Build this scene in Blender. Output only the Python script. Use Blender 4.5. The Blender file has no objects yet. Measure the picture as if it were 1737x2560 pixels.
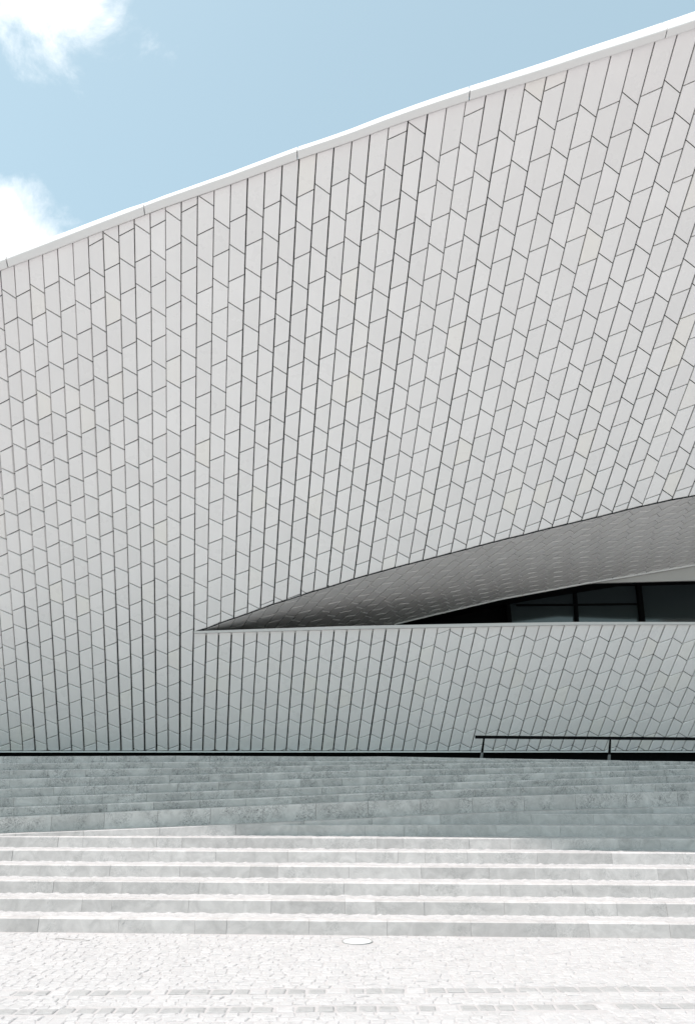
import bpy, bmesh, math, random
import numpy as np
from mathutils import Vector
random.seed(7)
C = bpy.context.scene.collection
SC = bpy.context.scene
# ------------------------------------------------------------------ camera
F, CX, CY, H = 1870.0, 868.5, 1280.0, 1.73
TH = math.radians(19.63)
cT, sT = math.cos(TH), math.sin(TH)
cam = bpy.data.cameras.new('camera')
cam.sensor_fit = 'VERTICAL'; cam.sensor_height = 36.0
cam.lens = 36.0 * F / 2560.0
cam.clip_start = 0.1; cam.clip_end = 3000
camo = bpy.data.objects.new('camera', cam); C.objects.link(camo)
camo.location = (0, 0, H); camo.rotation_euler = (math.pi/2 + TH, 0, 0)
SC.camera = camo
# ------------------------------------------------------------------ sky and sun
SUN_EL, SUN_AZ = 65.0, 35.0          # azimuth counted from -X towards -Y
el, az = math.radians(SUN_EL), math.radians(SUN_AZ)
SUN = Vector((-math.cos(el)*math.cos(az), -math.cos(el)*math.sin(az), math.sin(el)))
sun = bpy.data.lights.new('sun', 'SUN'); sun.energy = 2.75; sun.angle = math.radians(0.55)
sun.color = (1.0, 0.925, 0.92)
suno = bpy.data.objects.new('sun', sun); C.objects.link(suno)
suno.rotation_euler = (-SUN).to_track_quat('-Z', 'Y').to_euler()
suno.location = (-8, -10, 30)
SC.view_settings.view_transform = 'Standard'; SC.view_settings.look = 'None'
SC.view_settings.gamma = 1.0; SC.view_settings.exposure = 0.84
SC.view_settings.use_curve_mapping = False

def raydir(x, y):
    dx = (x-CX)/F; dy = (CY-y)/F
    return Vector((dx, cT-dy*sT, sT+dy*cT)).normalized()

world = bpy.data.worlds.new('World'); SC.world = world; world.use_nodes = True
nt = world.node_tree; N = nt.nodes; L = nt.links
for n in list(N): N.remove(n)
def nd(t, **kw):
    n = N.new(t)
    for k, v in kw.items(): setattr(n, k, v)
    return n
out = nd('ShaderNodeOutputWorld'); bg = nd('ShaderNodeBackground'); L.new(bg.outputs[0], out.inputs[0])
sky = nd('ShaderNodeTexSky', sky_type='NISHITA'); sky.sun_disc = False
sky.sun_elevation = el; sky.sun_rotation = math.atan2(SUN.x, SUN.y)
sky.altitude = 0; sky.air_density = 1.0; sky.dust_density = 1.6; sky.ozone_density = 1.6
bg.inputs['Strength'].default_value = 0.15
tc = nd('ShaderNodeTexCoord')
def math_(op, a, b=None, clamp=False):
    m = nd('ShaderNodeMath', operation=op); m.use_clamp = clamp
    for i, v in enumerate((a, b)):
        if v is None: continue
        if isinstance(v, (int, float)): m.inputs[i].default_value = v
        else: L.new(v, m.inputs[i])
    return m.outputs[0]
def blob(x, y, rad, amp):
    d = raydir(x, y)
    v = nd('ShaderNodeVectorMath', operation='DISTANCE'); L.new(tc.outputs['Generated'], v.inputs[0])
    v.inputs[1].default_value = d
    g = math_('MULTIPLY', v.outputs['Value'], 1.0/rad)
    g = math_('SUBTRACT', 1.0, g, True)
    return math_('MULTIPLY', g, amp)
nz = nd('ShaderNodeTexNoise'); nz.inputs['Scale'].default_value = 9.0; nz.inputs['Detail'].default_value = 9
nz.inputs['Roughness'].default_value = 0.62; nz.inputs['Distortion'].default_value = 0.35
L.new(tc.outputs['Generated'], nz.inputs['Vector'])
big = nd('ShaderNodeTexNoise'); big.inputs['Scale'].default_value = 2.1; big.inputs['Detail'].default_value = 2
L.new(tc.outputs['Generated'], big.inputs['Vector'])
field = math_('ADD', math_('MULTIPLY', nz.outputs['Fac'], 1.05), math_('MULTIPLY', big.outputs['Fac'], 0.2))
for b in ((140, -25, .14, .60), (15, 615, .12, .45), (120, 650, .10, .40), (-700, 300, .25, .6), (-300, -600, .22, .6), (2600, 500, .2, .6), (1500, -900, .25, .55)):
    field = math_('ADD', field, blob(*b))
cm = nd('ShaderNodeMapRange'); cm.interpolation_type = 'SMOOTHSTEP'
cm.inputs['From Min'].default_value = 0.84; cm.inputs['From Max'].default_value = 1.20
L.new(field, cm.inputs['Value'])
haze = nd('ShaderNodeMix', data_type='RGBA'); haze.inputs['Factor'].default_value = 0.30
haze.inputs['B'].default_value = (3.35, 4.15, 4.3, 1)
tint = nd('ShaderNodeMix', data_type='RGBA', blend_type='MULTIPLY'); tint.inputs['Factor'].default_value = 1.0
tint.inputs['B'].default_value = (.95, 1.0, .785, 1)
L.new(sky.outputs[0], tint.inputs['A']); L.new(tint.outputs['Result'], haze.inputs['A'])
mx = nd('ShaderNodeMix', data_type='RGBA')
L.new(cm.outputs[0], mx.inputs['Factor']); L.new(haze.outputs['Result'], mx.inputs['A'])
cs = nd('ShaderNodeMix', data_type='RGBA'); cs.inputs['A'].default_value = (4.5, 4.7, 4.85, 1); cs.inputs['B'].default_value = (5.8, 5.8, 5.75, 1)
cr = nd('ShaderNodeMapRange'); cr.inputs['From Min'].default_value = .42; cr.inputs['From Max'].default_value = .62
cn = nd('ShaderNodeTexNoise'); cn.inputs['Scale'].default_value = 13; cn.inputs['Detail'].default_value = 5
L.new(tc.outputs['Generated'], cn.inputs['Vector']); L.new(cn.outputs['Fac'], cr.inputs['Value']); L.new(cr.outputs[0], cs.inputs['Factor'])
L.new(cs.outputs['Result'], mx.inputs['B'])
L.new(mx.outputs['Result'], bg.inputs['Color'])

# ------------------------------------------------------------------ helpers
def P(x, y, d):
    """point seen at photograph pixel (x, y) at depth d in front of the camera"""
    dx = (x-CX)/F; dy = (CY-y)/F
    return Vector((dx*d, d*(cT-dy*sT), H+d*(sT+dy*cT)))
def PY(x, y, Y):
    dy = (CY-y)/F
    return P(x, y, Y/(cT-dy*sT))
def px(p):
    Z = p[2]-H
    d = p[1]*cT+Z*sT; u = -p[1]*sT+Z*cT
    return CX+F*p[0]/d, CY-F*u/d
def lin(tab):
    xs = [a for a, _ in tab]; ys = [b for _, b in tab]
    def f(x):
        if x < xs[0]: return ys[0]+(ys[1]-ys[0])/(xs[1]-xs[0])*(x-xs[0])
        if x > xs[-1]: return ys[-1]+(ys[-1]-ys[-2])/(xs[-1]-xs[-2])*(x-xs[-1])
        return float(np.interp(x, xs, ys))
    return f
def mesh(name, verts, faces, mat, parent=None, tone=None, smooth=False):
    me = bpy.data.meshes.new(name)
    me.from_pydata([tuple(v) for v in verts], [], faces)
    if mat: me.materials.append(mat)
    if tone is not None:
        at = me.attributes.new('tone', 'FLOAT', 'FACE')
        at.data.foreach_set('value', [tone]*len(faces) if isinstance(tone, float) else list(tone))
    if smooth:
        me.polygons.foreach_set('use_smooth', [True]*len(faces))
    me.update()
    o = bpy.data.objects.new(name, me); C.objects.link(o)
    if parent: o.parent = parent
    return o
def recalc(o):
    bm = bmesh.new(); bm.from_mesh(o.data); bmesh.ops.recalc_face_normals(bm, faces=bm.faces); bm.to_mesh(o.data); bm.free()
    return o
def empty(name, label=None, cat=None, kind=None, loc=(0, 0, 0)):
    o = bpy.data.objects.new(name, None); C.objects.link(o); o.location = loc
    if label: o['label'] = label
    if cat: o['category'] = cat
    if kind: o['kind'] = kind
    return o
def box(c, hx, hy, hz, rz=0.0):
    v = []
    for sx in (-1, 1):
        for sy in (-1, 1):
            for sz in (-1, 1):
                a, b = sx*hx, sy*hy
                v.append((c[0]+a*math.cos(rz)-b*math.sin(rz), c[1]+a*math.sin(rz)+b*math.cos(rz), c[2]+sz*hz))
    f = [(0, 1, 3, 2), (4, 6, 7, 5), (0, 4, 5, 1), (2, 3, 7, 6), (0, 2, 6, 4), (1, 5, 7, 3)]
    return v, f

# ------------------------------------------------------------------ materials
def material(name):
    m = bpy.data.materials.new(name); m.use_nodes = True
    t = m.node_tree; b = t.nodes['Principled BSDF']
    return m, t, b
def simple(name, col, rough=.6, spec=.5, metal=0.0):
    m, t, b = material(name)
    b.inputs['Base Color'].default_value = (*col, 1); b.inputs['Roughness'].default_value = rough
    b.inputs['Specular IOR Level'].default_value = spec; b.inputs['Metallic'].default_value = metal
    return m
def tnode(t, typ, **kw):
    n = t.nodes.new(typ)
    for k, v in kw.items(): setattr(n, k, v)
    return n
def ramp(t, src, stops):
    r = tnode(t, 'ShaderNodeValToRGB'); e = r.color_ramp.elements
    while len(e) < len(stops): e.new(.5)
    for q, (p, c) in zip(e, stops):
        q.position = p; q.color = (c, c, c, 1) if isinstance(c, (int, float)) else (*c, 1)
    t.links.new(src, r.inputs[0]); return r.outputs[0]
def noise(t, scale, detail=4, rough=.55, dist=0., vec=None):
    n = tnode(t, 'ShaderNodeTexNoise'); n.inputs['Scale'].default_value = scale; n.inputs['Detail'].default_value = detail
    n.inputs['Roughness'].default_value = rough; n.inputs['Distortion'].default_value = dist
    if vec is None:
        g = tnode(t, 'ShaderNodeNewGeometry'); vec = g.outputs['Position']
    t.links.new(vec, n.inputs['Vector']); return n.outputs['Fac']
def mixc(t, a, b, fac, mode='MIX'):
    m = tnode(t, 'ShaderNodeMix', data_type='RGBA', blend_type=mode)
    for k, v in (('A', a), ('B', b)):
        if isinstance(v, tuple): m.inputs[k].default_value = (*v, 1)
        else: t.links.new(v, m.inputs[k])
    if isinstance(fac, (int, float)): m.inputs['Factor'].default_value = fac
    else: t.links.new(fac, m.inputs['Factor'])
    return m.outputs['Result']
def bump(t, b, h, strength, dist):
    n = tnode(t, 'ShaderNodeBump'); n.inputs['Strength'].default_value = strength; n.inputs['Distance'].default_value = dist
    t.links.new(h, n.inputs['Height']); t.links.new(n.outputs[0], b.inputs['Normal'])

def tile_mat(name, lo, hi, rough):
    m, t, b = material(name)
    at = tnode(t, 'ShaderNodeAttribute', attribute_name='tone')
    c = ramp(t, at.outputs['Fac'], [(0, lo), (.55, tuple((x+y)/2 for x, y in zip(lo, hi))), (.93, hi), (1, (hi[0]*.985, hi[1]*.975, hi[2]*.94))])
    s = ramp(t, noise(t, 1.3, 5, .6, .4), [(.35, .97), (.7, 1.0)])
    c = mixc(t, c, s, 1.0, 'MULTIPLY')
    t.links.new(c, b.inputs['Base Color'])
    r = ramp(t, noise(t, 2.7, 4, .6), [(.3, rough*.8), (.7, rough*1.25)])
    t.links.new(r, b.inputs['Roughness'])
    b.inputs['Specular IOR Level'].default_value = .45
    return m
M_TILE = tile_mat('glazed_tile', (.785, .762, .757), (.835, .811, .806), .30)
M_SOFT = tile_mat('soffit_tile', (.63, .62, .61), (.67, .66, .65), .38)  # darker copy of the facade tile; soffit shade put into its colour
M_COPE = simple('white_coping', (.70, .687, .68), .5)
M_BACK = simple('joint_backing', (.028, .029, .03), .9, .2)
M_TRIM = simple('pale_trim', (.72, .72, .71), .4)
M_DECK = simple('dark_deck', (.10, .10, .10), .8)  # unseen deck coloured dark to cut the light bounced onto the soffit
M_CAP = simple('stone_cap', (.55, .54, .53), .6)
M_BLACK = simple('black_recess', (.006, .0065, .007), .9, .1)  # black frames; also puts the darkness of base gap and recess into colour
M_RAIL = simple('black_steel', (.004, .004, .0045), .8, .06)
M_FOOT = simple('lit_steel', (.16, .163, .163), .6, .3)  # lit look of the black post's lower end, put into a lighter colour
M_FASC = simple('grey_plaster', (.46, .455, .44), .8)
M_ROOF = simple('roof_stone', (.5, .49, .47), .9)
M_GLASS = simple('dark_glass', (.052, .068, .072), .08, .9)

def stone_mat(name, base, dark, lo=.42, hi=.62):
    m, t, b = material(name)
    at = tnode(t, 'ShaderNodeAttribute', attribute_name='tone')
    c = ramp(t, at.outputs['Fac'], [(0, tuple(x*.90 for x in base)), (.5, base), (1, tuple(x*1.07 for x in base))])
    g = tnode(t, 'ShaderNodeNewGeometry')
    off = tnode(t, 'ShaderNodeVectorMath', operation='ADD')
    cmb = tnode(t, 'ShaderNodeCombineXYZ')
    mul = tnode(t, 'ShaderNodeMath', operation='MULTIPLY'); mul.inputs[1].default_value = 37.0
    t.links.new(at.outputs['Fac'], mul.inputs[0]); t.links.new(mul.outputs[0], cmb.inputs[0]); t.links.new(mul.outputs[0], cmb.inputs[2])
    t.links.new(g.outputs['Position'], off.inputs[0]); t.links.new(cmb.outputs[0], off.inputs[1])
    v = off.outputs[0]
    blot = ramp(t, noise(t, 17, 7, .68, 2.6, v), [(.50, 0), (.58, 1)])
    clump = ramp(t, noise(t, 2.6, 3, .5, .3, v), [(lo, 0), (hi, 1)])
    vein = ramp(t, noise(t, 7.5, 4, .55, 2.4, v), [(.455, 0), (.495, .9), (.54, 0)])
    blot = mixc(t, vein, blot, .38)
    f = mixc(t, blot, clump, 1.0, 'MULTIPLY')
    c = mixc(t, c, dark, f)
    pale = ramp(t, noise(t, 9.0, 4, .55, 2.6, v), [(.47, 0), (.50, .35), (.53, 0)])
    c = mixc(t, c, tuple(min(.62, q*1.3) for q in base), mixc(t, pale, clump, 1.0, 'MULTIPLY'))
    cloud = ramp(t, noise(t, 5.5, 6, .6, .8, v), [(.3, .80), (.7, 1.10)])
    c = mixc(t, c, cloud, 1.0, 'MULTIPLY')
    t.links.new(c, b.inputs['Base Color']); b.inputs['Roughness'].default_value = .75
    b.inputs['Specular IOR Level'].default_value = .3
    bump(t, b, noise(t, 60, 6, .7, .6, v), .25, .006)
    return m
M_STONE_L = stone_mat('limestone_lower', (.49, .470, .460), (.30, .295, .29), .48, .66)
M_STONE_U = stone_mat('limestone_upper', (.575, .547, .532), (.13, .122, .122), .39, .55)  # same limestone, colour lightened to lift the shaded upper flight
def cobble_mat(name, base, dark):
    m, t, b = material(name)
    at = tnode(t, 'ShaderNodeAttribute', attribute_name='tone')
    c = ramp(t, at.outputs['Fac'], [(0, tuple(x*.95 for x in base)), (1, tuple(x*1.035 for x in base))])
    mp = tnode(t, 'ShaderNodeMapping'); g = tnode(t, 'ShaderNodeNewGeometry')
    mp.inputs['Scale'].default_value = (.55, 1.3, 1); mp.inputs['Rotation'].default_value = (0, 0, .3)
    t.links.new(g.outputs['Position'], mp.inputs['Vector'])
    f = mixc(t, ramp(t, noise(t, 22, 6, .68, .9, mp.outputs[0]), [(.47, 0), (.66, 1)]), ramp(t, noise(t, 2.2, 3, .5), [(.35, .25), (.62, 1)]), 1.0, 'MULTIPLY')
    c = mixc(t, c, dark, f)
    t.links.new(c, b.inputs['Base Color']); b.inputs['Roughness'].default_value = .8
    bump(t, b, noise(t, 45, 5, .6), .5, .012)
    return m
M_COBBLE = cobble_mat('white_cobble', (.452, .441, .437), (.33, .32, .317))
M_SETT = cobble_mat('grey_sett', (.35, .345, .34), (.25, .247, .243))
M_GROUT = cobble_mat('sandy_joint', (.44, .421, .415), (.34, .327, .322))

# ------------------------------------------------------------------ ground and stairs
D0, T, YAW, R = 9.963, .446, .0502, .15
def lowY(k, X): return D0+T*k-YAW*X           # k = 0 is the first riser
plaza = mesh('plaza', [(-400, -400, -.006), (400, -400, -.006), (400, 500, -.006), (-400, 500, -.006)], [(0, 1, 2, 3)], M_GROUT, tone=.5)  # pale sheet runs on unseen behind the camera to bounce light
plaza['kind'] = 'structure'

def row_line(imx, X0, Yf):
    pass
# --- lower flight: level steps, each a run of limestone blocks with a cobbled tread behind
lower = empty('lower_stairs', kind='structure')
XL, XR = -9.0, 9.0
def block(name, par, mat, fl, fr, zbl, zbr, ztl, ztr, depth, dirv, tone, ch=.012, under=0.0):
    """stone block: front edge from fl to fr in plan, bottom and top heights at both ends"""
    dx, dy = dirv
    q = []
    for (p, zb, zt) in ((fl, zbl, ztl), (fr, zbr, ztr)):
        q += [(p[0]+dx*under, p[1]+dy*under, zb), (p[0], p[1], zt-ch), (p[0]+dx*ch, p[1]+dy*ch, zt), (p[0]+dx*depth, p[1]+dy*depth, zt), (p[0]+dx*depth, p[1]+dy*depth, zb)]
    f = [(0, 5, 6, 1), (1, 6, 7, 2), (2, 7, 8, 3), (3, 8, 9, 4), (4, 9, 5, 0), (0, 1, 2, 3, 4), (5, 9, 8, 7, 6)]
    return mesh(name, q, f, mat, par, tone=tone)
rnd = random.Random(11)
starts = {6: -1.75, 7: 1.9, 8: 5.0}
NL = 8
for k in range(NL):
    x = starts.get(k, XL)-rnd.random()*.0
    if k < 6: x -= rnd.random()*.6
    while x < XR:
        w = rnd.choice((.98, .98, .92, .6, .38, 1.04))
        xe = min(x+w, XR)
        g = .0011
        y0, y1 = lowY(k, x), lowY(k, xe)
        prog = rnd.uniform(-.004, .004)
        block('stone_block', lower, M_STONE_L, (x+g, y0+prog), (xe-g, y1+prog), k*R-.02, k*R-.02, (k+1)*R, (k+1)*R, .14, (0, 1), rnd.random())
        x = xe
# cobbled treads as displaced strips
tv, tf, tt = [], [], []
for k in range(NL):
    xa = starts.get(k, XL-.6); nx = int((XR-xa)/.055); ny = 6
    base = len(tv)
    for j in range(ny+1):
        for i in range(nx+1):
            X = xa+(XR-xa)*i/nx
            Y = lowY(k, X)+.135+(T-.12)*j/ny
            z = (k+1)*R-.003+(rnd.uniform(-.010, .006) if 0 < j else -.004)
            if j == ny: z += rnd.uniform(-.002, .012)
            tv.append((X, Y, z))
    for j in range(ny):
        for i in range(nx):
            a = base+j*(nx+1)+i
            tf.append((a, a+1, a+nx+2, a+nx+1)); tt.append(rnd.random())
ct = mesh('cobble_tread', tv, tf, M_COBBLE, lower, tone=tt); ct['kind'] = 'stuff'

# --- upper flight: turned and gently falling towards the left
XS = [0, 440, 870, 1300, 1737]
def zrow(a): return [(x, 1870+z/3.584) for x, z in zip(XS, a)]
slabY = lin(list(zip(XS, [12.50, 12.62, 12.77, 12.95, 13.25])))
yS = lin(zrow([772, 710, 640, 570, 525]))
ROWS = [zrow([622, 552, 485, 430, 385]), zrow([535, 477, 413, 352, 308]), zrow([447, 396, 340, 290, 240]), zrow([365, 315, 265, 230, 184]),
        zrow([278, 243, 203, 175, 150]), zrow([200, 178, 150, 130, 110]), zrow([137, 125, 118, 100, 95])]
ROWF = [lin(r) for r in ROWS]
plat = lin([(0, 1870.9+20), (440, 1889.5), (870, 1891.6), (950, 1891.0), (1300, 1897.0), (1737, 1904.9)])
TU = .36
upper = empty('upper_stairs', kind='structure')
def upY(i, x): return slabY(x)+.30+TU*i
GX = [-420+40*i for i in range(66)]
platY = lambda x: upY(7, x)
platZ = lambda x: PY(x, plat(x), platY(x)).z
def upTop(i, x):
    return PY(x, ROWF[i](x), upY(i, x))
# foot strip in front of the ledge (sloping slab)
def strip_pts(x): return PY(x, yS(x), slabY(x))
x = -420; rnd = random.Random(5)
while x < 2150:
    xe = x+rnd.choice((150, 170, 140, 190))
    a, b = strip_pts(x), strip_pts(xe)
    block('stone_block', upper, M_STONE_L, (a.x+.002, a.y), (b.x-.002, b.y), .85, .85 if b.z < 1.2 else 1.0, a.z, b.z, .36, (0, 1), rnd.random(), .006)
    x = xe
WID = [.91, .82, .80, .77, .76, .74, .72]
OFF = [62, 50, 80, 110, 24, 54, 15]
for i in range(7):
    x = OFF[i]-600.0
    while x < 2150:
        ymid = upY(i, x)
        xe = x+WID[i]*F/(ymid*1.0)
        if x > -460:
            a, b = upTop(i, x), upTop(i, xe)
            pl = i < 6
            za = PY(x, plat(x), platY(x)).z; zb = PY(xe, plat(xe), platY(xe)).z
            if min(a.z, b.z) < min(za, zb)+.03 or i < 4:
                a.z = min(a.z, za-.004*(7-i)); b.z = min(b.z, zb-.004*(7-i))
                if i == 0: la, lb = strip_pts(x).z-.03, strip_pts(xe).z-.03
                else: la, lb = upTop(i-1, x).z-.03, upTop(i-1, xe).z-.03
                la = min(la, a.z-.03); lb = min(lb, b.z-.03)
                block('stone_block', upper, M_STONE_U, (a.x+.0022, a.y), (b.x-.0022, b.y), la, lb, a.z, b.z, TU+.02, (0, 1), rnd.random(), .016, .030)
        x = xe
# top walkway in front of the building, then its floor
wx = -420.0
while wx < 2150:
    xe = wx+86
    a, b = PY(wx, plat(wx), platY(wx)), PY(xe, plat(xe), platY(xe))
    sa, sb = upTop(6, wx).z-.03, upTop(6, xe).z-.03
    block('stone_block', upper, M_STONE_U, (a.x+.003, a.y), (b.x-.003, b.y), min(sa, a.z-.05), min(sb, b.z-.05), a.z, b.z, 3.2, (0, 1), rnd.random())
    wx = xe

# ------------------------------------------------------------------ the building
museum = empty('museum_building', 'white tiled museum building with sweeping overhanging facade and dark slit window above stone stairs', 'building', loc=(0, 17.5, 0))
MW = museum.matrix_world.copy(); museum_loc = Vector((0, 17.5, 0))
def bpart(name, verts, faces, mat, tone=None, smooth=False, parent=None):
    o = mesh(name, [Vector(v)-museum_loc for v in verts], faces, mat, parent or museum, tone, smooth)
    return o
BASE_Y, DB, DPT = 1886.0, 16.8, 15.8
ytop = lin([(-560, 868), (1, 676), (107, 635.5), (258, 576.5), (414, 517.5), (577, 460.7), (748, 397), (834, 368.5), (879, 353), (971, 318), (1068, 284),
            (1164, 252.7), (1264, 222), (1366, 190), (1473, 154.5), (1582, 120), (1693, 84), (1737, 69), (2400, -150)])
dtop = lin([(-560, 12.0), (-300, 12.4), (-130, 12.52), (0, 12.56), (350, 12.42), (748, 11.95), (1250, 11.2), (1737, 10.5), (2400, 9.6)])  # left of view the unseen edge bends forward, shaped to place its shadow
def dwall(x, y):
    t = (y-ytop(x))/(BASE_Y-ytop(x))
    return dtop(x)+(DB-dtop(x))*t
lip_u = lin([(485, 1578.5), (860, 1566), (1250, 1558.3), (1437, 1555.7), (1737, 1555.7)])
lip_l = lin([(485, 1584.0), (860, 1573.7), (1250, 1566.4), (1437, 1562.5), (1737, 1562)])
def dpar(x, y):
    t = (y-lip_u(x))/(BASE_Y-lip_u(x))
    return DPT+(DB-DPT)*t
EB = [(505.7, 1574.7), (517.5, 1571), (551.5, 1557.5), (584.8, 1546.5), (618.4, 1535), (651, 1523), (684, 1510.6), (717.2, 1500.7), (751.4, 1489.6), (783.4, 1478.6), (817.6, 1469.5),
      (849.6, 1459.5), (884.6, 1448), (919.4, 1438.3), (953.6, 1429), (986.7, 1419.6), (1021.5, 1410.7), (1056.2, 1402), (1090.4, 1393), (1126.3, 1383.7),
      (1163.3, 1374.3), (1198, 1365), (1233.9, 1355.6), (1271.4, 1346.2), (1307.2, 1338), (1344.2, 1328.5), (1379, 1319.7), (1417, 1311), (1452.9, 1302.6),
      (1490.4, 1293.9), (1529, 1284.4), (1566, 1275), (1604, 1266.2), (1642, 1258), (1679, 1249.7), (1719.4, 1243), (1757.5, 1234.7)]
yE = lin([(485.2, 1580.5)]+EB)
E2T = [(485, 1586), (700, 1578), (860, 1572), (965, 1567), (991, 1560), (1065.6, 1542), (1250, 1498.5), (1450, 1461.5), (1737, 1412.6)]
yE2 = lin(E2T)
dE2 = lin([(485, 15.95), (600, 16.8), (700, 17.3), (860, 17.8), (991, 18.0), (1250, 17.7), (1737, 17.3), (2000, 17.3)])
def dsoff(x, y):
    a, b = yE(x), yE2(x)
    s = (y-a)/max(b-a, 2.0)
    da = dwall(x, a)
    s = max(-.2, min(1.2, s))
    return da+(dE2(x)-da)*s
def surf(df):
    def f(x, y, off=0.0):
        p = P(x, y, df(x, y))
        if off == 0.0: return p
        e = 6.0
        u = P(x+e, y, df(x+e, y))-P(x-e, y, df(x-e, y)); v = P(x, y+e, df(x, y+e))-P(x, y-e, df(x, y-e))
        n = v.cross(u).normalized()
        if n.dot(p-Vector((0, 0, H))) > 0: n = -n
        return p+n*off
    return f
S_WALL, S_PAR, S_SOFF = surf(dwall), surf(dpar), surf(dsoff)

# polygon tools in photograph coordinates (each edge carries its joint half-width)
def clip(poly, gaps, p, n, g):
    out, og = [], []
    m = len(poly)
    for i in range(m):
        a, b = poly[i], poly[(i+1) % m]
        da = (a[0]-p[0])*n[0]+(a[1]-p[1])*n[1]; db = (b[0]-p[0])*n[0]+(b[1]-p[1])*n[1]
        if da >= 0: out.append(a); og.append(gaps[i])
        if (da >= 0) != (db >= 0):
            t = da/(da-db); q = (a[0]+(b[0]-a[0])*t, a[1]+(b[1]-a[1])*t)
            if da >= 0: out.append(q); og.append(g)
            else: out.append(q); og.append(gaps[i])
    return out, og
def area(p):
    return .5*sum(p[i][0]*p[(i+1) % len(p)][1]-p[(i+1) % len(p)][0]*p[i][1] for i in range(len(p)))
def inset(poly, gaps, extra=0.0):
    m = len(poly); s = 1 if area(poly) > 0 else -1
    ln = []
    for i in range(m):
        a, b = poly[i], poly[(i+1) % m]
        dx, dy = b[0]-a[0], b[1]-a[1]; l = math.hypot(dx, dy) or 1e-6
        nx, ny = -dy/l*s, dx/l*s; g = gaps[i][0]+extra*gaps[i][1]
        ln.append((a[0]+nx*g, a[1]+ny*g, dx/l, dy/l))
    res = []
    for i in range(m):
        x1, y1, a1, b1 = ln[i-1]; x2, y2, a2, b2 = ln[i]
        det = a1*b2-b1*a2
        if abs(det) < .03: res.append((x2, y2)); continue
        t = ((x2-x1)*b2-(y2-y1)*a2)/det
        res.append((x1+a1*t, y1+b1*t))
    return res
def clean(poly, gaps):
    o, g = [], []
    for i, p in enumerate(poly):
        q = poly[(i+1) % len(poly)]
        if math.hypot(p[0]-q[0], p[1]-q[1]) > 1.2: o.append(p); g.append(gaps[i])
    return o, g
def make_tile(poly, gaps, S, hfun, ch, cdep, thick, hb=None):
    hb = hb or (lambda q: hfun(q)-cdep)
    gaps = [g if isinstance(g, tuple) else (g, 1.0) for g in gaps]
    poly, gaps = clean(poly, gaps)
    if len(poly) < 3 or abs(area(poly)) < 14: return None
    B = inset(poly, gaps); 
    if area(B)*area(poly) <= 0 or abs(area(B)) < 4: return None
    A = inset(poly, gaps, ch)
    if area(A)*area(poly) <= 0: A = B
    n = len(poly); v = []
    for q in A: v.append(S(q[0], q[1], hfun(q)))
    for q in B: v.append(S(q[0], q[1], hb(q)))
    for q in B: v.append(S(q[0], q[1], hfun(q)-thick))
    f = [tuple(range(n))]
    for i in range(n):
        j = (i+1) % n
        f.append((i, i+n, j+n, j)); f.append((i+n, i+2*n, j+2*n, j+n))
    if area(A) > 0: f = [tuple(reversed(q)) for q in f]
    cxm = sum(q[0] for q in poly)/n; cym = sum(q[1] for q in poly)/n
    vis = abs(area(poly)) if (-15 < cxm < 1752 and cym > -10) else 0.0
    return v, f, vis
def emit(tiles, name, rest, mat, cap=300):
    tiles.sort(key=lambda t: -t[2])
    rv, rf, rt = [], [], []
    for i, (v, f, vis, tone) in enumerate(tiles):
        if i < cap and vis > 0:
            c = sum((Vector(q) for q in v), Vector())/len(v)
            o = mesh(name, [Vector(q)-c for q in v], f, mat, museum, tone=tone); o.location = c-museum_loc
        else:
            b = len(rv); rv += v; rf += [tuple(k+b for k in q) for q in f]; rt += [tone]*len(f)
    if rv:
        o = bpart(rest, rv, rf, mat, tone=rt); o['kind'] = 'stuff'

# tile rhythm: joint spacing along a column as a function of height in the facade
PT = [(0, 205), (496, 161), (650, 147.5), (791, 135), (922, 127), (1044, 117.5), (1157, 109.5), (1265, 103), (1363, 97.5), (1460, 93.3), (1617, 85.5), (1702, 81.5), (1784, 77.5), (1900, 73)]
pf = lin(PT)
YY = np.arange(-500, 2000, 2.0)
PH = np.concatenate([[0], np.cumsum(2.0/np.array([pf(y+1) for y in YY[:-1]]))])
def phase(y): return float(np.interp(y, YY, PH))
def unphase(p): return float(np.interp(p, PH, YY))
TOPX = [1.7, 36, 72, 107, 144.5, 182.6, 221, 258, 297, 336, 375.7, 414, 453.5, 494, 535.7, 577, 619, 662.6, 705.6, 747.5, 791, 834, 879, 924, 971, 1020, 1068, 1115, 1164,
        1214, 1264, 1313, 1366, 1419, 1473, 1527, 1582, 1637, 1693, 1750]
TX = {i: x for i, x in enumerate(TOPX)}
for i in range(40, 56): TX[i] = TX[i-1]+57+.45*(i-40)
for i in range(-1, -11, -1): TX[i] = TX[i+1]-34.3
BX = {12: 449.6, 11: 421, 10: 391.7, 9: 362.5, 8: 333.8, 7: 303.4, 6: 273, 5: 242.7, 4: 211.3, 3: 180.4, 2: 150, 1: 119.5, 0: 89.4, -1: 58.8, -2: 28.1}
for i in range(-3, -11, -1): BX[i] = BX[i+1]-31.2
EX = {13: (485.2, 1580.5)}
for i in range(14, 50): EX[i] = EB[i-13] if i-13 < len(EB) else None
for i in range(14, 56):
    if EX.get(i) is None: EX[i] = (EX[i-1][0]+38, EX[i-1][1]-8.3)
def bline(i):
    xt = TX[i]; yt = ytop(xt)
    xb, yb = (BX[i], BASE_Y) if i <= 12 else EX[i]
    bow = 4.5*math.exp(-((i-25)/6.0)**2)
    def f(y):
        t = (y-yt)/(yb-yt)
        return xt+(xb-xt)*t+bow*math.sin(math.pi*max(0, min(1, t)))
    return f
BL = {i: bline(i) for i in range(-10, 56)}
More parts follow.
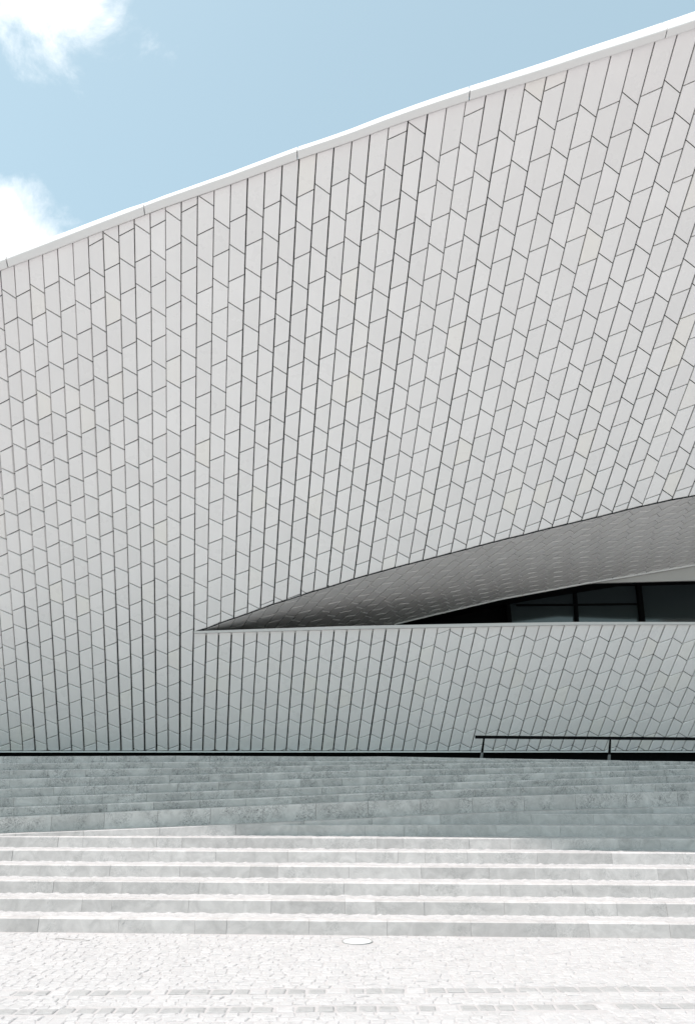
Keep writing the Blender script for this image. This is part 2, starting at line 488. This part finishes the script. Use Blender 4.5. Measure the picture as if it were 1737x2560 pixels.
ANCH = {0: 812, 1: 742.7, 2: 798.8, 3: 721.4, 4: 779.5, 5: 700.2, 6: 760, 7: 677, 8: 736.8, 9: 797, 10: 718.6, 11: 771, 12: 685.5, 13: 735, 14: 784.8, 15: 704.8, 16: 760,
        17: 674.5, 18: 734, 19: 790, 20: 710, 21: 767, 22: 686.6, 23: 747.9, 24: 808.5, 25: 724, 26: 781, 27: 702, 28: 764.4, 29: 820.7, 30: 739.6, 31: 799.7, 32: 715.9,
        33: 773.8, 34: 827.9, 35: 751.7, 36: 805, 37: 725.8, 38: 783.7, 39: 842, 40: 760, 41: 819.4, 42: 873.5, 43: 928.5, 44: 976.5, 45: 1027.5, 46: 1075.5, 47: 1120.7,
        48: 1166, 49: 1209, 50: 1251, 51: 1293, 52: 1334, 53: 1374, 54: 1414}
for i in range(-1, -11, -1): ANCH[i] = unphase(phase(ANCH[i+1])-.41)
ANCH2 = {-3: None, 0: 1573.7, 11: 1632.9, 12: 1670.9}
rg = random.Random(3)
gapv = {}
for i in range(-10, 56):
    base = 1.22+.38*math.exp(-((i-18)/9.0)**2)
    gapv[i] = base*rg.uniform(.74, 1.28)
def column_tiles(xl, xr, ph0, alpha, a, p, b, y0, y1, tcl, bcl, gl, gr, gj, S, tilt, ch, tonef, jmin=8, edge=None, gfac=None):
    """tiles of one column between the boundary curves xl and xr, cut by the lines tcl (above) and bcl (below)"""
    res = []
    inv = lambda q: unphase((q)/alpha+ph0)
    n0 = int(math.floor((phase(y0)-ph0)*alpha))-2; n1 = int(math.ceil((phase(y1)-ph0)*alpha))+2
    J = []
    for n in range(n0, n1+1):
        J.append((inv(n), inv(n-a))); J.append((inv(n+p), inv(n+p+b)))
    ym = (tcl[0][1]+tcl[1][1])/2
    J = [(y0-500, y0-500)]+[q for q in J if (q[0]+q[1])/2 > ym+jmin]
    for (l0, r0), (l1, r1) in zip(J[:-1], J[1:]):
        poly = [(xl(l0), l0), (xr(r0), r0), (xr(r1), r1), (xl(l1), l1)]
        kk = edge((xl(l0)+xr(r0))/2, (l0+r1)/2)*rg.uniform(.5, 1.3) if edge else 0.0
        gf = gfac((l0+r1)/2) if gfac else 1.0
        gaps = [gj, (gr*gf, 1.0+3.2*kk), gj, gl*gf]
        if max(r1, l1) < y0-5 or min(l0, r0) > y1+5: continue
        for cl in (tcl, bcl):
            if cl and len(poly) > 2:
                (pa, pb, sgn, g) = cl
                dx, dy = pb[0]-pa[0], pb[1]-pa[1]; l = math.hypot(dx, dy)
                poly, gaps = clip(poly, gaps, pa, (-dy/l*sgn, dx/l*sgn), g)
        if len(poly) < 3: continue
        cm_y = sum(q[1] for q in poly)/len(poly)
        x0, x1 = xl(cm_y), xr(cm_y); tl = tilt((x0+x1)/2, cm_y)
        j1, j2 = rg.uniform(-.0025, .0025), rg.uniform(-.0025, .0025)
        cy = cm_y
        def h(q, x0=x0, x1=x1, tl=tl, j1=j1, j2=j2, cy=cy):
            xa = xl(q[1]); xb = xr(q[1])
            u = (q[0]-xa)/(xb-xa)-.5
            return -u*(tl+j1)*2+(q[1]-cy)/60.0*j2
        def hb(q, h=h, kk=kk):
            xa = xl(q[1]); xb = xr(q[1])
            return h(q)-.009-.020*kk*max(0.0, 2*((q[0]-xa)/(xb-xa)-.5))
        t = make_tile(poly, gaps, S, h, ch, .009, .05, hb)
        if t: res.append((*t, tonef()))
    return res
def tone_wall():
    r = rg.random()
    return r*.9 if rg.random() < .93 else .95+.05*r
def tilt_wall(x, y):
    k = math.exp(-((x-150)/330.0)**2)*math.exp(-((y-1150)/420.0)**2)
    return .006+.020*k
wt = []
def gfac_wall(y): return .84+.66/(1+math.exp(-(y-1470)/70.0))
def edge_wall(x, y): return math.exp(-((x-60)/330.0)**2)*math.exp(-((y-1180)/360.0)**2)
SHORT = {6, 7, 8, 9, 10, 11, 12, 13, 24, 25, 28, 31, 32}
for i in range(-9, 54):
    xl, xr = BL[i], BL[i+1]
    ta = (TX[i], ytop(TX[i])+.8); tb = (TX[i+1], ytop(TX[i+1])+.8)
    if i <= 12:
        ba, bb = ((0, 1877.6), (100, 1877.6)); yb = 1878
        if i == 12: yb = 1884
    else:
        ba, bb = EX[i], EX[i+1]; ba = (ba[0], ba[1]-1.2); bb = (bb[0], bb[1]-1.2); yb = max(ba[1], bb[1])
    if i == 12:
        # below the slit the column edge follows the first parapet column
        xr = lambda y: (BL[13](y) if y < 1584 else 484.1+(477.9-484.1)*(y-1580)/300.0)
    al = 1.0
    if i <= 12:
        y2 = 1573.7 if i <= 0 else float(np.interp(i, [0, 11], [1573.7, 1632.9]))
        base = phase(ANCH[i])
        if i == 12: y2 = 1670.9
        if i in (0, 11, 12):
            n = round(phase(y2)-base); al = n/(phase(y2)-base)
        else: al = 1.0
    wt += column_tiles(xl, xr, phase(ANCH[i]), al, .13, .357, .18, min(ta[1], tb[1]), yb, (ta, tb, 1, .3), (ba, bb, -1, .5), gapv[i], gapv[i+1], 1.0, S_WALL, tilt_wall, .9, tone_wall, 7 if i in SHORT else 58, edge_wall, gfac_wall if i < 13 else (lambda y: .86))
emit(wt, 'facade_tile', 'facade_tile_field', M_TILE)

# parapet below the slit
PTX = [484.1, 515.8, 547, 579, 610.9, 643.1, 674.8, 706.5, 738.5, 771.2, 803.4, 835.7, 867.5, 900, 932.4, 965.4, 998, 1030.3, 1062, 1094.5, 1126, 1158, 1190.4, 1222]
PBX = [477.9, 507, 537.2, 566.9, 596.4, 626.3, 656.5, 686, 715.3, 745, 774.4, 804, 832.8, 861.7, 891, 919.4, 948.5, 977.4, 1006, 1034.7, 1063, 1090.8, 1118.8, 1146.7]
for i in range(24, 48): PTX.append(PTX[-1]+31.55-.012*(i-24)); PBX.append(PBX[-1]+28.0-.03*(i-24))
PY0 = [1622.8, 1657.4, 1616, 1657.4, 1614.2, 1657.4, 1612.3, 1655, 1611.7, 1654.3, 1612.9, 1654.5, 1612.9, 1653.8, 1613.8, 1654.2, 1615.2, 1658, 1623.7, 1669, 1632.3, 1594.8, 1637,
       1597.9, 1640.5, 1600.5, 1643.5, 1603.6, 1643.7, 1603.8, 1644.5, 1604.7, 1644.5, 1604.9, 1646, 1607, 1647.3, 1608.5, 1649, 1609.5, 1650]
while len(PY0) < 48: PY0.append(PY0[-2]+1.0)
def pline(i):
    def f(y): return PTX[i]+(PBX[i]-PTX[i])*(y-lip_l(PTX[i]))/(1880-lip_l(PTX[i]))
    return f
PL = [pline(i) for i in range(48)]
pt = []
gp = [(1.0+.62/(1+math.exp((i-17)/2.2)))*rg.uniform(.75, 1.2) for i in range(48)]
gp[0] = gapv[13]
for i in range(46):
    ta = (PTX[i], lip_l(PTX[i])-1); tb = (PTX[i+1], lip_l(PTX[i+1])-1)
    n0 = phase(PY0[i])
    pt += column_tiles(PL[i], PL[i+1], n0, 1.03, .14, .345, .185, ta[1], 1884, (ta, tb, 1, .3), ((0, 1877.6), (100, 1877.6), -1, .5), gp[i], gp[i+1], .85, S_PAR,
                       (lambda x, y: .005), .9, tone_wall, 12)
emit(pt, 'parapet_tile', 'parapet_tile_field', M_TILE)

# soffit tiles
endx = lin([(-2, 500), (0, 541), (5, 680), (10, 803), (15, 921), (20, 1050), (28, 1271), (34, 1440), (40, 1610), (46, 1780), (52, 1950)])
def sline(j):
    xs = 548.8+41.4*j; xe = endx(j)
    ys, ye = yE(xs), yE2(xe)
    return (xs, ys), (xe, ye)
def drift(x): return (1415-x)*(.0017 if x < 1415 else .0013)
def Fp(q):
    x0 = q[0]
    return (x0-max(-.6, min(.95, drift(x0)))*(q[1]-yE(x0))-902)/74.5
def sinv(j, val):
    (xs, ys), (xe, ye) = sline(j)
    lo, hi = -1.2, 2.2
    g = lambda t: Fp((xs+(xe-xs)*t, ys+(ye-ys)*t))
    for _ in range(26):
        m = (lo+hi)/2
        if g(m) > val: lo = m
        else: hi = m
    return (xs+(xe-xs)*lo, ys+(ye-ys)*lo), lo
st = []
for j in range(-1, 48):
    (xs, ys), (xe, ye) = sline(j)
    fa, fb = Fp((xs, ys)), Fp((xe, ye))
    J = []
    for k in range(int(fb)-3, int(fa)+4):
        J.append((sinv(j, k), sinv(j+1, k+.17))); J.append((sinv(j, k+.36), sinv(j+1, k+.80)))
    J.sort(key=lambda q: -q[0][1])
    for (a0, b0), (a1, b1) in zip(J[:-1], J[1:]):
        if a0[1] < -.0 and b0[1] < -.0: continue
        if a1[1] > 1.0 and b1[1] > 1.0: continue
        poly = [a0[0], b0[0], b1[0], a1[0]]
        xm = sum(q[0] for q in poly)/4
        gaps = [.5, .85, .5, .85]
        d = 25
        pa, pb = (xm-d, yE(xm-d)+1.0), (xm+d, yE(xm+d)+1.0); l = math.hypot(2*d, pb[1]-pa[1])
        poly, gaps = clip(poly, gaps, pa, (-(pb[1]-pa[1])/l, 2*d/l), .3)
        if len(poly) < 3: continue
        pa, pb = (xm-d, yE2(xm-d)-1.0), (xm+d, yE2(xm+d)-1.0); l = math.hypot(2*d, pb[1]-pa[1])
        poly, gaps = clip(poly, gaps, pa, ((pb[1]-pa[1])/l, -2*d/l), .3)
        if len(poly) < 3: continue
        j1, j2 = rg.uniform(-.003, .003), rg.uniform(-.003, .003)
        cm = (sum(q[0] for q in poly)/len(poly), sum(q[1] for q in poly)/len(poly))
        h = lambda q, c=cm, j1=j1, j2=j2: .004+(q[0]-c[0])/30*j1+(q[1]-c[1])/15*j2+(q[0]-c[0])/40*.008
        t = make_tile(poly, gaps, S_SOFF, h, .4, .007, .03)
        if t: st.append((*t, rg.random()*.9))
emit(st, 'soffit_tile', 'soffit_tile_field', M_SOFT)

# dark backing behind the joints, roof and rear closing the volume
def strip_grid(fn, us, vs):
    v = [fn(u, w) for u in us for w in vs]; f = []
    m = len(vs)
    for i in range(len(us)-1):
        for k in range(m-1):
            a = i*m+k; f.append((a, a+1, a+m+1, a+m))
    return v, f
xsn = [-420+30*i for i in range(31)]           # to x = 480
vv, ff = strip_grid(lambda x, t: S_WALL(x, ytop(x)+(1878.5-ytop(x))*t, -.058), xsn+[482], [i/14 for i in range(15)])
xr_ = [482, 500]+[520+30*i for i in range(52)]
v2, f2 = strip_grid(lambda x, t: S_WALL(x, ytop(x)+(yE(x)-1-ytop(x))*t, -.058), xr_, [i/14 for i in range(15)])
b = len(vv); vv += v2; ff += [tuple(k+b for k in q) for q in f2]
v2, f2 = strip_grid(lambda x, t: S_PAR(x, lip_l(x)-3+(1878.5-lip_l(x)+3)*t, -.058), [474]+xr_, [i/6 for i in range(7)])
b = len(vv); vv += v2; ff += [tuple(k+b for k in q) for q in f2]
v2, f2 = strip_grid(lambda x, t: S_SOFF(x, yE(x)+(yE2(x)-yE(x))*t, -.034), [490]+xr_[1:], [i/6 for i in range(7)])
b = len(vv); vv += v2; ff += [tuple(k+b for k in q) for q in f2]
bpart('joint_backing', vv, ff, M_BACK)

def cope_pt(x, off=0.0, up=0.0):
    p = S_WALL(x, ytop(x), off); p.z += up; return p
cxs = [-560+40*i for i in range(74)]
v, f = [], []
for x in cxs:
    p = cope_pt(x, 0)
    v += [Vector((p.x, p.y+.25, p.z+.12)), Vector((p.x+1.0, p.y+6, p.z+.7)), Vector((p.x+2, p.y+20, p.z+.2)), Vector((p.x+2, p.y+20, 0))]
for i in range(len(cxs)-1):
    for k in range(3):
        a = i*4+k; f.append((a, a+4, a+5, a+1))
bpart('roof', v, f, M_ROOF)
# end walls close both ends of the building
for xe in (-560, 2360):
    p = cope_pt(xe, 0); q = P(xe, BASE_Y, DB)
    w = [Vector((p.x, p.y+.2, p.z+.1)), Vector((p.x+1, p.y+6, p.z+.6)), Vector((p.x+2, p.y+20, p.z+.2)), Vector((p.x+2, p.y+20, 0)), Vector((q.x, q.y+.1, 0)), Vector((q.x, q.y+.1, q.z))]
    bpart('end_wall', w, [tuple(range(6))], M_TRIM)

# coping along the roof edge: rounded cap in long segments
JX = [-330, 22.5, 364, 744, 1171.5, 1659, 2080]
csc = lin([(0, .84), (870, .77), (1737, .68)])
def cope_seg(xa, xb):
    n = max(4, int((xb-xa)/40)); prof = [(-.03, -.004), (.040, .002), (.046, .02), (.046, .152), (.042, .169), (.028, .182), (-.008, .189), (-.05, .19), (-.26, .19), (-.30, .0)]
    v, f = [], []
    for i in range(n+1):
        x = xa+(xb-xa)*i/n
        p = S_WALL(x, ytop(x), 0); nrm = S_WALL(x, ytop(x), 1.0)-p
        up = (p-S_WALL(x, ytop(x)+6, 0)); up -= nrm*up.dot(nrm); up.x = 0; up.normalize()
        for (o, h) in prof: v.append(p+nrm*o+up*(h*csc(x)))
    m = len(prof)
    for i in range(n):
        for k in range(m):
            a = i*m+k; b_ = i*m+(k+1) % m
            f.append((a, a+m, b_+m, b_))
    f.append(tuple(range(m-1, -1, -1))); f.append(tuple(range(n*m, n*m+m)))
    o = bpart('coping_segment', v, f, M_COPE)
    recalc(o)
    return o
for a, b in zip(JX[:-1], JX[1:]): cope_seg(a+1.3, b-1.3)

# parapet cap (pale lip), base trim, plinth
v, f = [], []
lx = [486, 500]+[520+40*i for i in range(40)]
for x in lx:
    k = min(1.0, (x-484)/40.0)
    a = P(x, lip_l(x), DPT); b_ = P(x, lip_u(x), DPT)
    a = a+Vector((0, -.035, 0)); b_ = b_+Vector((0, -.035, 0))
    v += [a+Vector((0, .07, 0)), a, b_, b_+Vector((0, .34, .012)), b_+Vector((0, .34, -.12))]
for i in range(len(lx)-1):
    for k in range(5):
        a = i*5+k; b_ = i*5+(k+1) % 5; f.append((a, a+5, b_+5, b_))
f.append((4, 3, 2, 1, 0)); f.append(tuple(range((len(lx)-1)*5, len(lx)*5)))
recalc(bpart('parapet_cap', v, f, M_CAP))
# inner side of the parapet and the terrace behind it
v, f = [], []
for x in lx:
    b_ = P(x, lip_u(x), DPT); c_ = S_PAR(x, lip_u(x)+130, -.32)
    v += [b_+Vector((0, .27, -.05)), c_, Vector((b_.x, 20.2, c_.z))]
for i in range(len(lx)-1):
    for k in range(2):
        a = i*3+k; f.append((a, a+1, a+4, a+3))
bpart('terrace', v, f, M_DECK)
def bar(name, pts, hw, hh, mat, par=None, off=(0, 0, 0)):
    v, f = [], []
    for p in pts:
        for sy, sz in ((-1, -1), (-1, 1), (1, 1), (1, -1)): v.append(Vector((p.x, p.y+sy*hw, p.z+sz*hh)))
    n = len(pts)
    for i in range(n-1):
        for k in range(4):
            a = i*4+k; b_ = i*4+(k+1) % 4; f.append((a, b_, b_+4, a+4))
    f.append((3, 2, 1, 0)); f.append(tuple(range(4*n-4, 4*n)))
    return recalc(mesh(name, v, f, mat, par) if par is None else mesh(name, [q-museum_loc for q in v], f, mat, par))
bar('base_trim', [P(x, 1879.6, DB-.06) for x in range(-420, 2100, 60)], .03, .013, M_TRIM, museum)
v, f = [], []
for x in range(-420, 2100, 60):
    a = P(x, 1880.5, DB)
    v += [Vector((a.x, a.y+.0, a.z-.005)), Vector((a.x, a.y+.18, a.z-.01)), Vector((a.x, a.y+.18, 1.5))]
n = len(v)//3
for i in range(n-1):
    for k in range(2):
        a = i*3+k; f.append((a, a+1, a+4, a+3))
bpart('plinth', v, f, M_BLACK)

# soffit edge trims
bar('edge_trim', [P(x, yE2(x), dE2(x)-.02) for x in range(985, 2000, 30)], .03, .016, M_TRIM, museum)
bar('drip_edge', [P(x, yE(x), dwall(x, yE(x))-.01) for x in [492, 510, 530]+list(range(560, 2000, 30))], .012, .008, M_BACK, museum)
# fascia under the soffit at the right, head of the window
yF = lin([(1440, 1459.5), (1463, 1458.3), (1737, 1451.2)])
v, f = [], []
fx = [1452, 1470]+list(range(1500, 2000, 40))
for x in fx:
    a = P(x, yE2(x)+1, dE2(x)+.05); Yf = a.y
    q = PY(x, max(yF(x), yE2(x)+1.2), Yf); v += [a, q, q+Vector((0, .12, .012))]
for i in range(len(fx)-1):
    for k in range(2):
        a = i*3+k; f.append((a, a+1, a+4, a+3))
bpart('fascia', v, f, M_FASC)
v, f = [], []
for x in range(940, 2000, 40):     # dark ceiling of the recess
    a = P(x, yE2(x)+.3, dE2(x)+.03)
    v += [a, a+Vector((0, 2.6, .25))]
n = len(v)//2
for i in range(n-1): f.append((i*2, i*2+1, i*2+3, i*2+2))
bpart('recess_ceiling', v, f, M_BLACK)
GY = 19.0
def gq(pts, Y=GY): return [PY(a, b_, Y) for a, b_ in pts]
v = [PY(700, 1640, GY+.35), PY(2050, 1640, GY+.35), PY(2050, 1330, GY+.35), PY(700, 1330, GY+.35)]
bpart('recess_wall', v, [(0, 1, 2, 3)], M_BLACK)  # black sheet standing in for the unlit depth behind the opening
def pane(corners):
    fr = gq(corners); bk = [p+Vector((0, .03, 0)) for p in fr]; n = len(fr)
    f = [tuple(range(n)), tuple(range(2*n-1, n-1, -1))]+[(i, (i+1) % n, (i+1) % n+n, i+n) for i in range(n)]
    return recalc(bpart('glass_pane', fr+bk, f, M_GLASS))
pane([(1287, 1640), (1450, 1640), (1436, 1470), (1268, 1470)])
pane([(1453, 1640), (1612, 1640), (1592, 1462), (1439, 1463)])
pane([(1624, 1640), (1850, 1640), (1835, 1450), (1600, 1458)])
def mull(a, b_, w):
    p, q = PY(*a, GY-.12), PY(*b_, GY-.12)
    v = []
    for r in (p, q):
        for sx, sy in ((-w, 0), (w, 0), (w, .14), (-w, .14)): v.append(r+Vector((sx, sy, 0)))
    f = [(0, 1, 5, 4), (1, 2, 6, 5), (2, 3, 7, 6), (3, 0, 4, 7), (0, 3, 2, 1), (4, 5, 6, 7)]
    recalc(bpart('mullion', v, f, M_BLACK))
mull((1449, 1640), (1436, 1462), .04); mull((1616, 1640), (1596, 1456), .06); mull((1283, 1640), (1266, 1475), .05)
bar('window_head', [PY(x, yF(x)+4, GY-.06) for x in (1250, 1463, 1600, 1737, 1900)], .05, .05, M_BLACK, museum)
bar('dark_bar', [PY(x, yy, GY-.05) for x, yy in ((1290, 1513), (1440, 1512), (1604, 1510))], .03, .022, M_BLACK, museum)  # dark horizontal bar across the first two panes

# ------------------------------------------------------------------ handrail
rl = empty('handrail', 'low black steel handrail at the top of the stairs by the tiled wall', 'handrail', loc=(0, 0, 0))
def rY(x): return platY(x)+.12
pts = [PY(x, 1842.6+(x-1187.2)*.0085, rY(x)) for x in (1187.2, 1300, 1450, 1600, 1737, 1900, 2100)]
bar('rail', pts, .022, .030, M_RAIL).parent = rl
def post(xt, xb):
    a = PY(xt, 1845+(xt-1187)*.0085, rY(xt)); zb = platZ(xb)
    b_ = PY(xb, plat(xb)-.3, rY(xb)); b_.z = zb-.004
    mid = a.lerp(b_, .72)
    v = []
    for r, w in ((a, .014), (mid, .022)):
        for sx, sy in ((-w, -.02), (w, -.02), (w, .02), (-w, .02)): v.append(r+Vector((sx, sy, 0)))
    f = [(0, 1, 5, 4), (1, 2, 6, 5), (2, 3, 7, 6), (3, 0, 4, 7), (0, 3, 2, 1), (4, 5, 6, 7)]
    o = recalc(mesh('post', v, f, M_RAIL, rl))
    v = []
    for r, w in ((mid, .0215), (b_, .026)):
        for sx, sy in ((-w, -.022), (w, -.022), (w, .022), (-w, .022)): v.append(r+Vector((sx, sy, 0)))
    recalc(mesh('foot', v, f, M_FOOT, o))
post(1209, 1202.5); post(1524.4, 1521); post(1840, 1842)

# ------------------------------------------------------------------ plaza paving
rc = random.Random(21)
def groundpt(x, y):
    dx = (x-CX)/F; dy = (CY-y)/F
    d = -H/(sT+dy*cT)
    return Vector((dx*d, d*(cT-dy*sT), 0))
rowA0, rowA1 = groundpt(0, 2483), groundpt(1737, 2471)
rowB0, rowB1 = groundpt(0, 2529), groundpt(1737, 2514)
def rowy(a, b_, X): return a.y+(b_.y-a.y)*(X-a.x)/(b_.x-a.x)
cob = []
def stone(cx_, cy_, sx, sy, rz, h, n=4, jag=.22):
    """low faceted stone: crown ring and skirt"""
    top, bot = [], []
    cor = [(-1, -1), (1, -1), (1, 1), (-1, 1)]
    tx, ty = rc.uniform(-.03, .03), rc.uniform(-.03, .03)
    for (a, b_) in cor:
        ux, uy = sx*(a+rc.uniform(-jag, jag)), sy*(b_+rc.uniform(-jag, jag))
        for k, lst in ((.80, top), (1.0, bot)):
            X, Y = ux*k, uy*k
            z = h+X*tx+Y*ty if k < 1 else -.014
            lst.append((cx_+X*math.cos(rz)-Y*math.sin(rz), cy_+X*math.sin(rz)+Y*math.cos(rz), z))
    mid = [(bx*.93+txx*.07, by*.93+tyy*.07, tz-.006) for (bx, by, _), (txx, tyy, tz) in zip(bot, top)]
    v = top+mid+bot
    f = [(0, 1, 2, 3)]
    for i in range(4):
        j = (i+1) % 4
        f.append((i, i+4, j+4, j)); f.append((i+4, i+8, j+8, j+4))
    f[0] = (0, 1, 2, 3)
    return v, f
Y = 5.9
r = 0
while Y < 10.6:
    X = -6.2+rc.random()*.1
    while X < 6.2:
        w = rc.uniform(.085, .125)
        cx_, cy_ = X+w/2, Y+rc.uniform(-.014, .014)+.03*math.sin(X*1.3+Y)
        ya, yb = rowy(rowA0, rowA1, cx_), rowy(rowB0, rowB1, cx_)
        if cy_ < lowY(0, cx_)-.05 and abs(cy_-ya) > .105 and abs(cy_-yb) > .105 and not (abs(cx_-.11) < .20 and abs(cy_-9.6) < .20):
            v, f = stone(cx_, cy_, w*.5, .048, rc.uniform(-.35, .35), rc.uniform(-.004, .003))
            xx, yy = px((cx_, cy_, 0))
            vis = 1e6-yy if False else (yy if (0 < xx < 1737 and yy < 2575) else 0)
            cob.append((v, f, vis, rc.random()))
        X += w+.004
    Y += .102
    r += 1
cob.sort(key=lambda t: -t[2])
rv, rf, rt = [], [], []
for i, (v, f, vis, tone) in enumerate(cob):
    if i < 300:
        c = (v[0][0], v[0][1], 0)
        o = mesh('cobble', [(a-c[0], b_-c[1], z) for a, b_, z in v], f, M_COBBLE, plaza, tone=tone); o.location = c
    else:
        b_ = len(rv); rv += v; rf += [tuple(k+b_ for k in q) for q in f]; rt += [tone]*len(f)
o = mesh('cobble_field', rv, rf, M_COBBLE, plaza, tone=rt); o['kind'] = 'stuff'
for (a, b_) in ((rowA0, rowA1), (rowB0, rowB1)):
    X = -6.0
    while X < 6.0:
        w = rc.uniform(.12, .17)
        if rc.random() < .96:
            cx_ = X+w/2
            v, f = stone(cx_, rowy(a, b_, cx_), w*.5, .068, rc.uniform(-.05, .05), rc.uniform(.0, .004), jag=.10)
            c = (cx_, rowy(a, b_, cx_), 0)
            mesh('sett', [(p-c[0], q-c[1], z) for p, q, z in v], f, M_SETT if rc.random() < .80 else M_COBBLE, plaza, tone=rc.random()).location = c
        X += w+.022

# round light let into the paving
gl = empty('ground_light', 'round white ground light with metal ring set in cobbles below the stairs', 'ground light', loc=(.11, 9.6, 0))
def ringmesh(name, prof, mat, n=36, cap=False):
    v, f = [], []
    for i in range(n):
        a = 2*math.pi*i/n
        for (r_, z) in prof: v.append((r_*math.cos(a), r_*math.sin(a), z))
    m = len(prof)
    for i in range(n):
        for k in range(m-1):
            p = i*m+k; q = ((i+1) % n)*m+k; f.append((p, q, q+1, p+1))
    if cap: f.append(tuple(i*m+m-1 for i in range(n)))
    o = recalc(mesh(name, v, f, mat, gl, smooth=False)); return o
ringmesh('ring', [(.176, -.02), (.176, .003), (.173, .005), (.162, .004), (.160, -.01)], simple('worn_metal', (.33, .33, .325), .55, .4))
ringmesh('lens', [(.1585, -.01), (.1585, .003), (.12, .008), (.05, .010), (.01, .0105)], simple('white_lens', (.7, .7, .69), .35), cap=True)
# thin dark streak laid on the stones
a, b_ = groundpt(138, 2350), groundpt(226, 2353)
tw = mesh('streak', [], [], None)
bpy.data.objects.remove(tw)
v, f = [], []
n = 6
for i in range(n+1):
    p = a.lerp(b_, i/n); r_ = .0035*(1-.5*i/n)
    p.z = .010+.004*math.sin(i*1.7); p.y += .012*math.sin(i*.9)
    for k in range(5):
        t = 2*math.pi*k/5; v.append((p.x, p.y+r_*math.cos(t), p.z+r_*math.sin(t)))
for i in range(n):
    for k in range(5):
        f.append((i*5+k, i*5+(k+1) % 5, i*5+5+(k+1) % 5, i*5+5+k))
f.append((4, 3, 2, 1, 0)); f.append(tuple(range(n*5, n*5+5)))
tw = recalc(mesh('streak', v, f, simple('dark_streak', (.2, .19, .175), .9)))
tw['label'] = 'thin dark streak lying on the pale cobbles near the lowest step'; tw['category'] = 'streak'
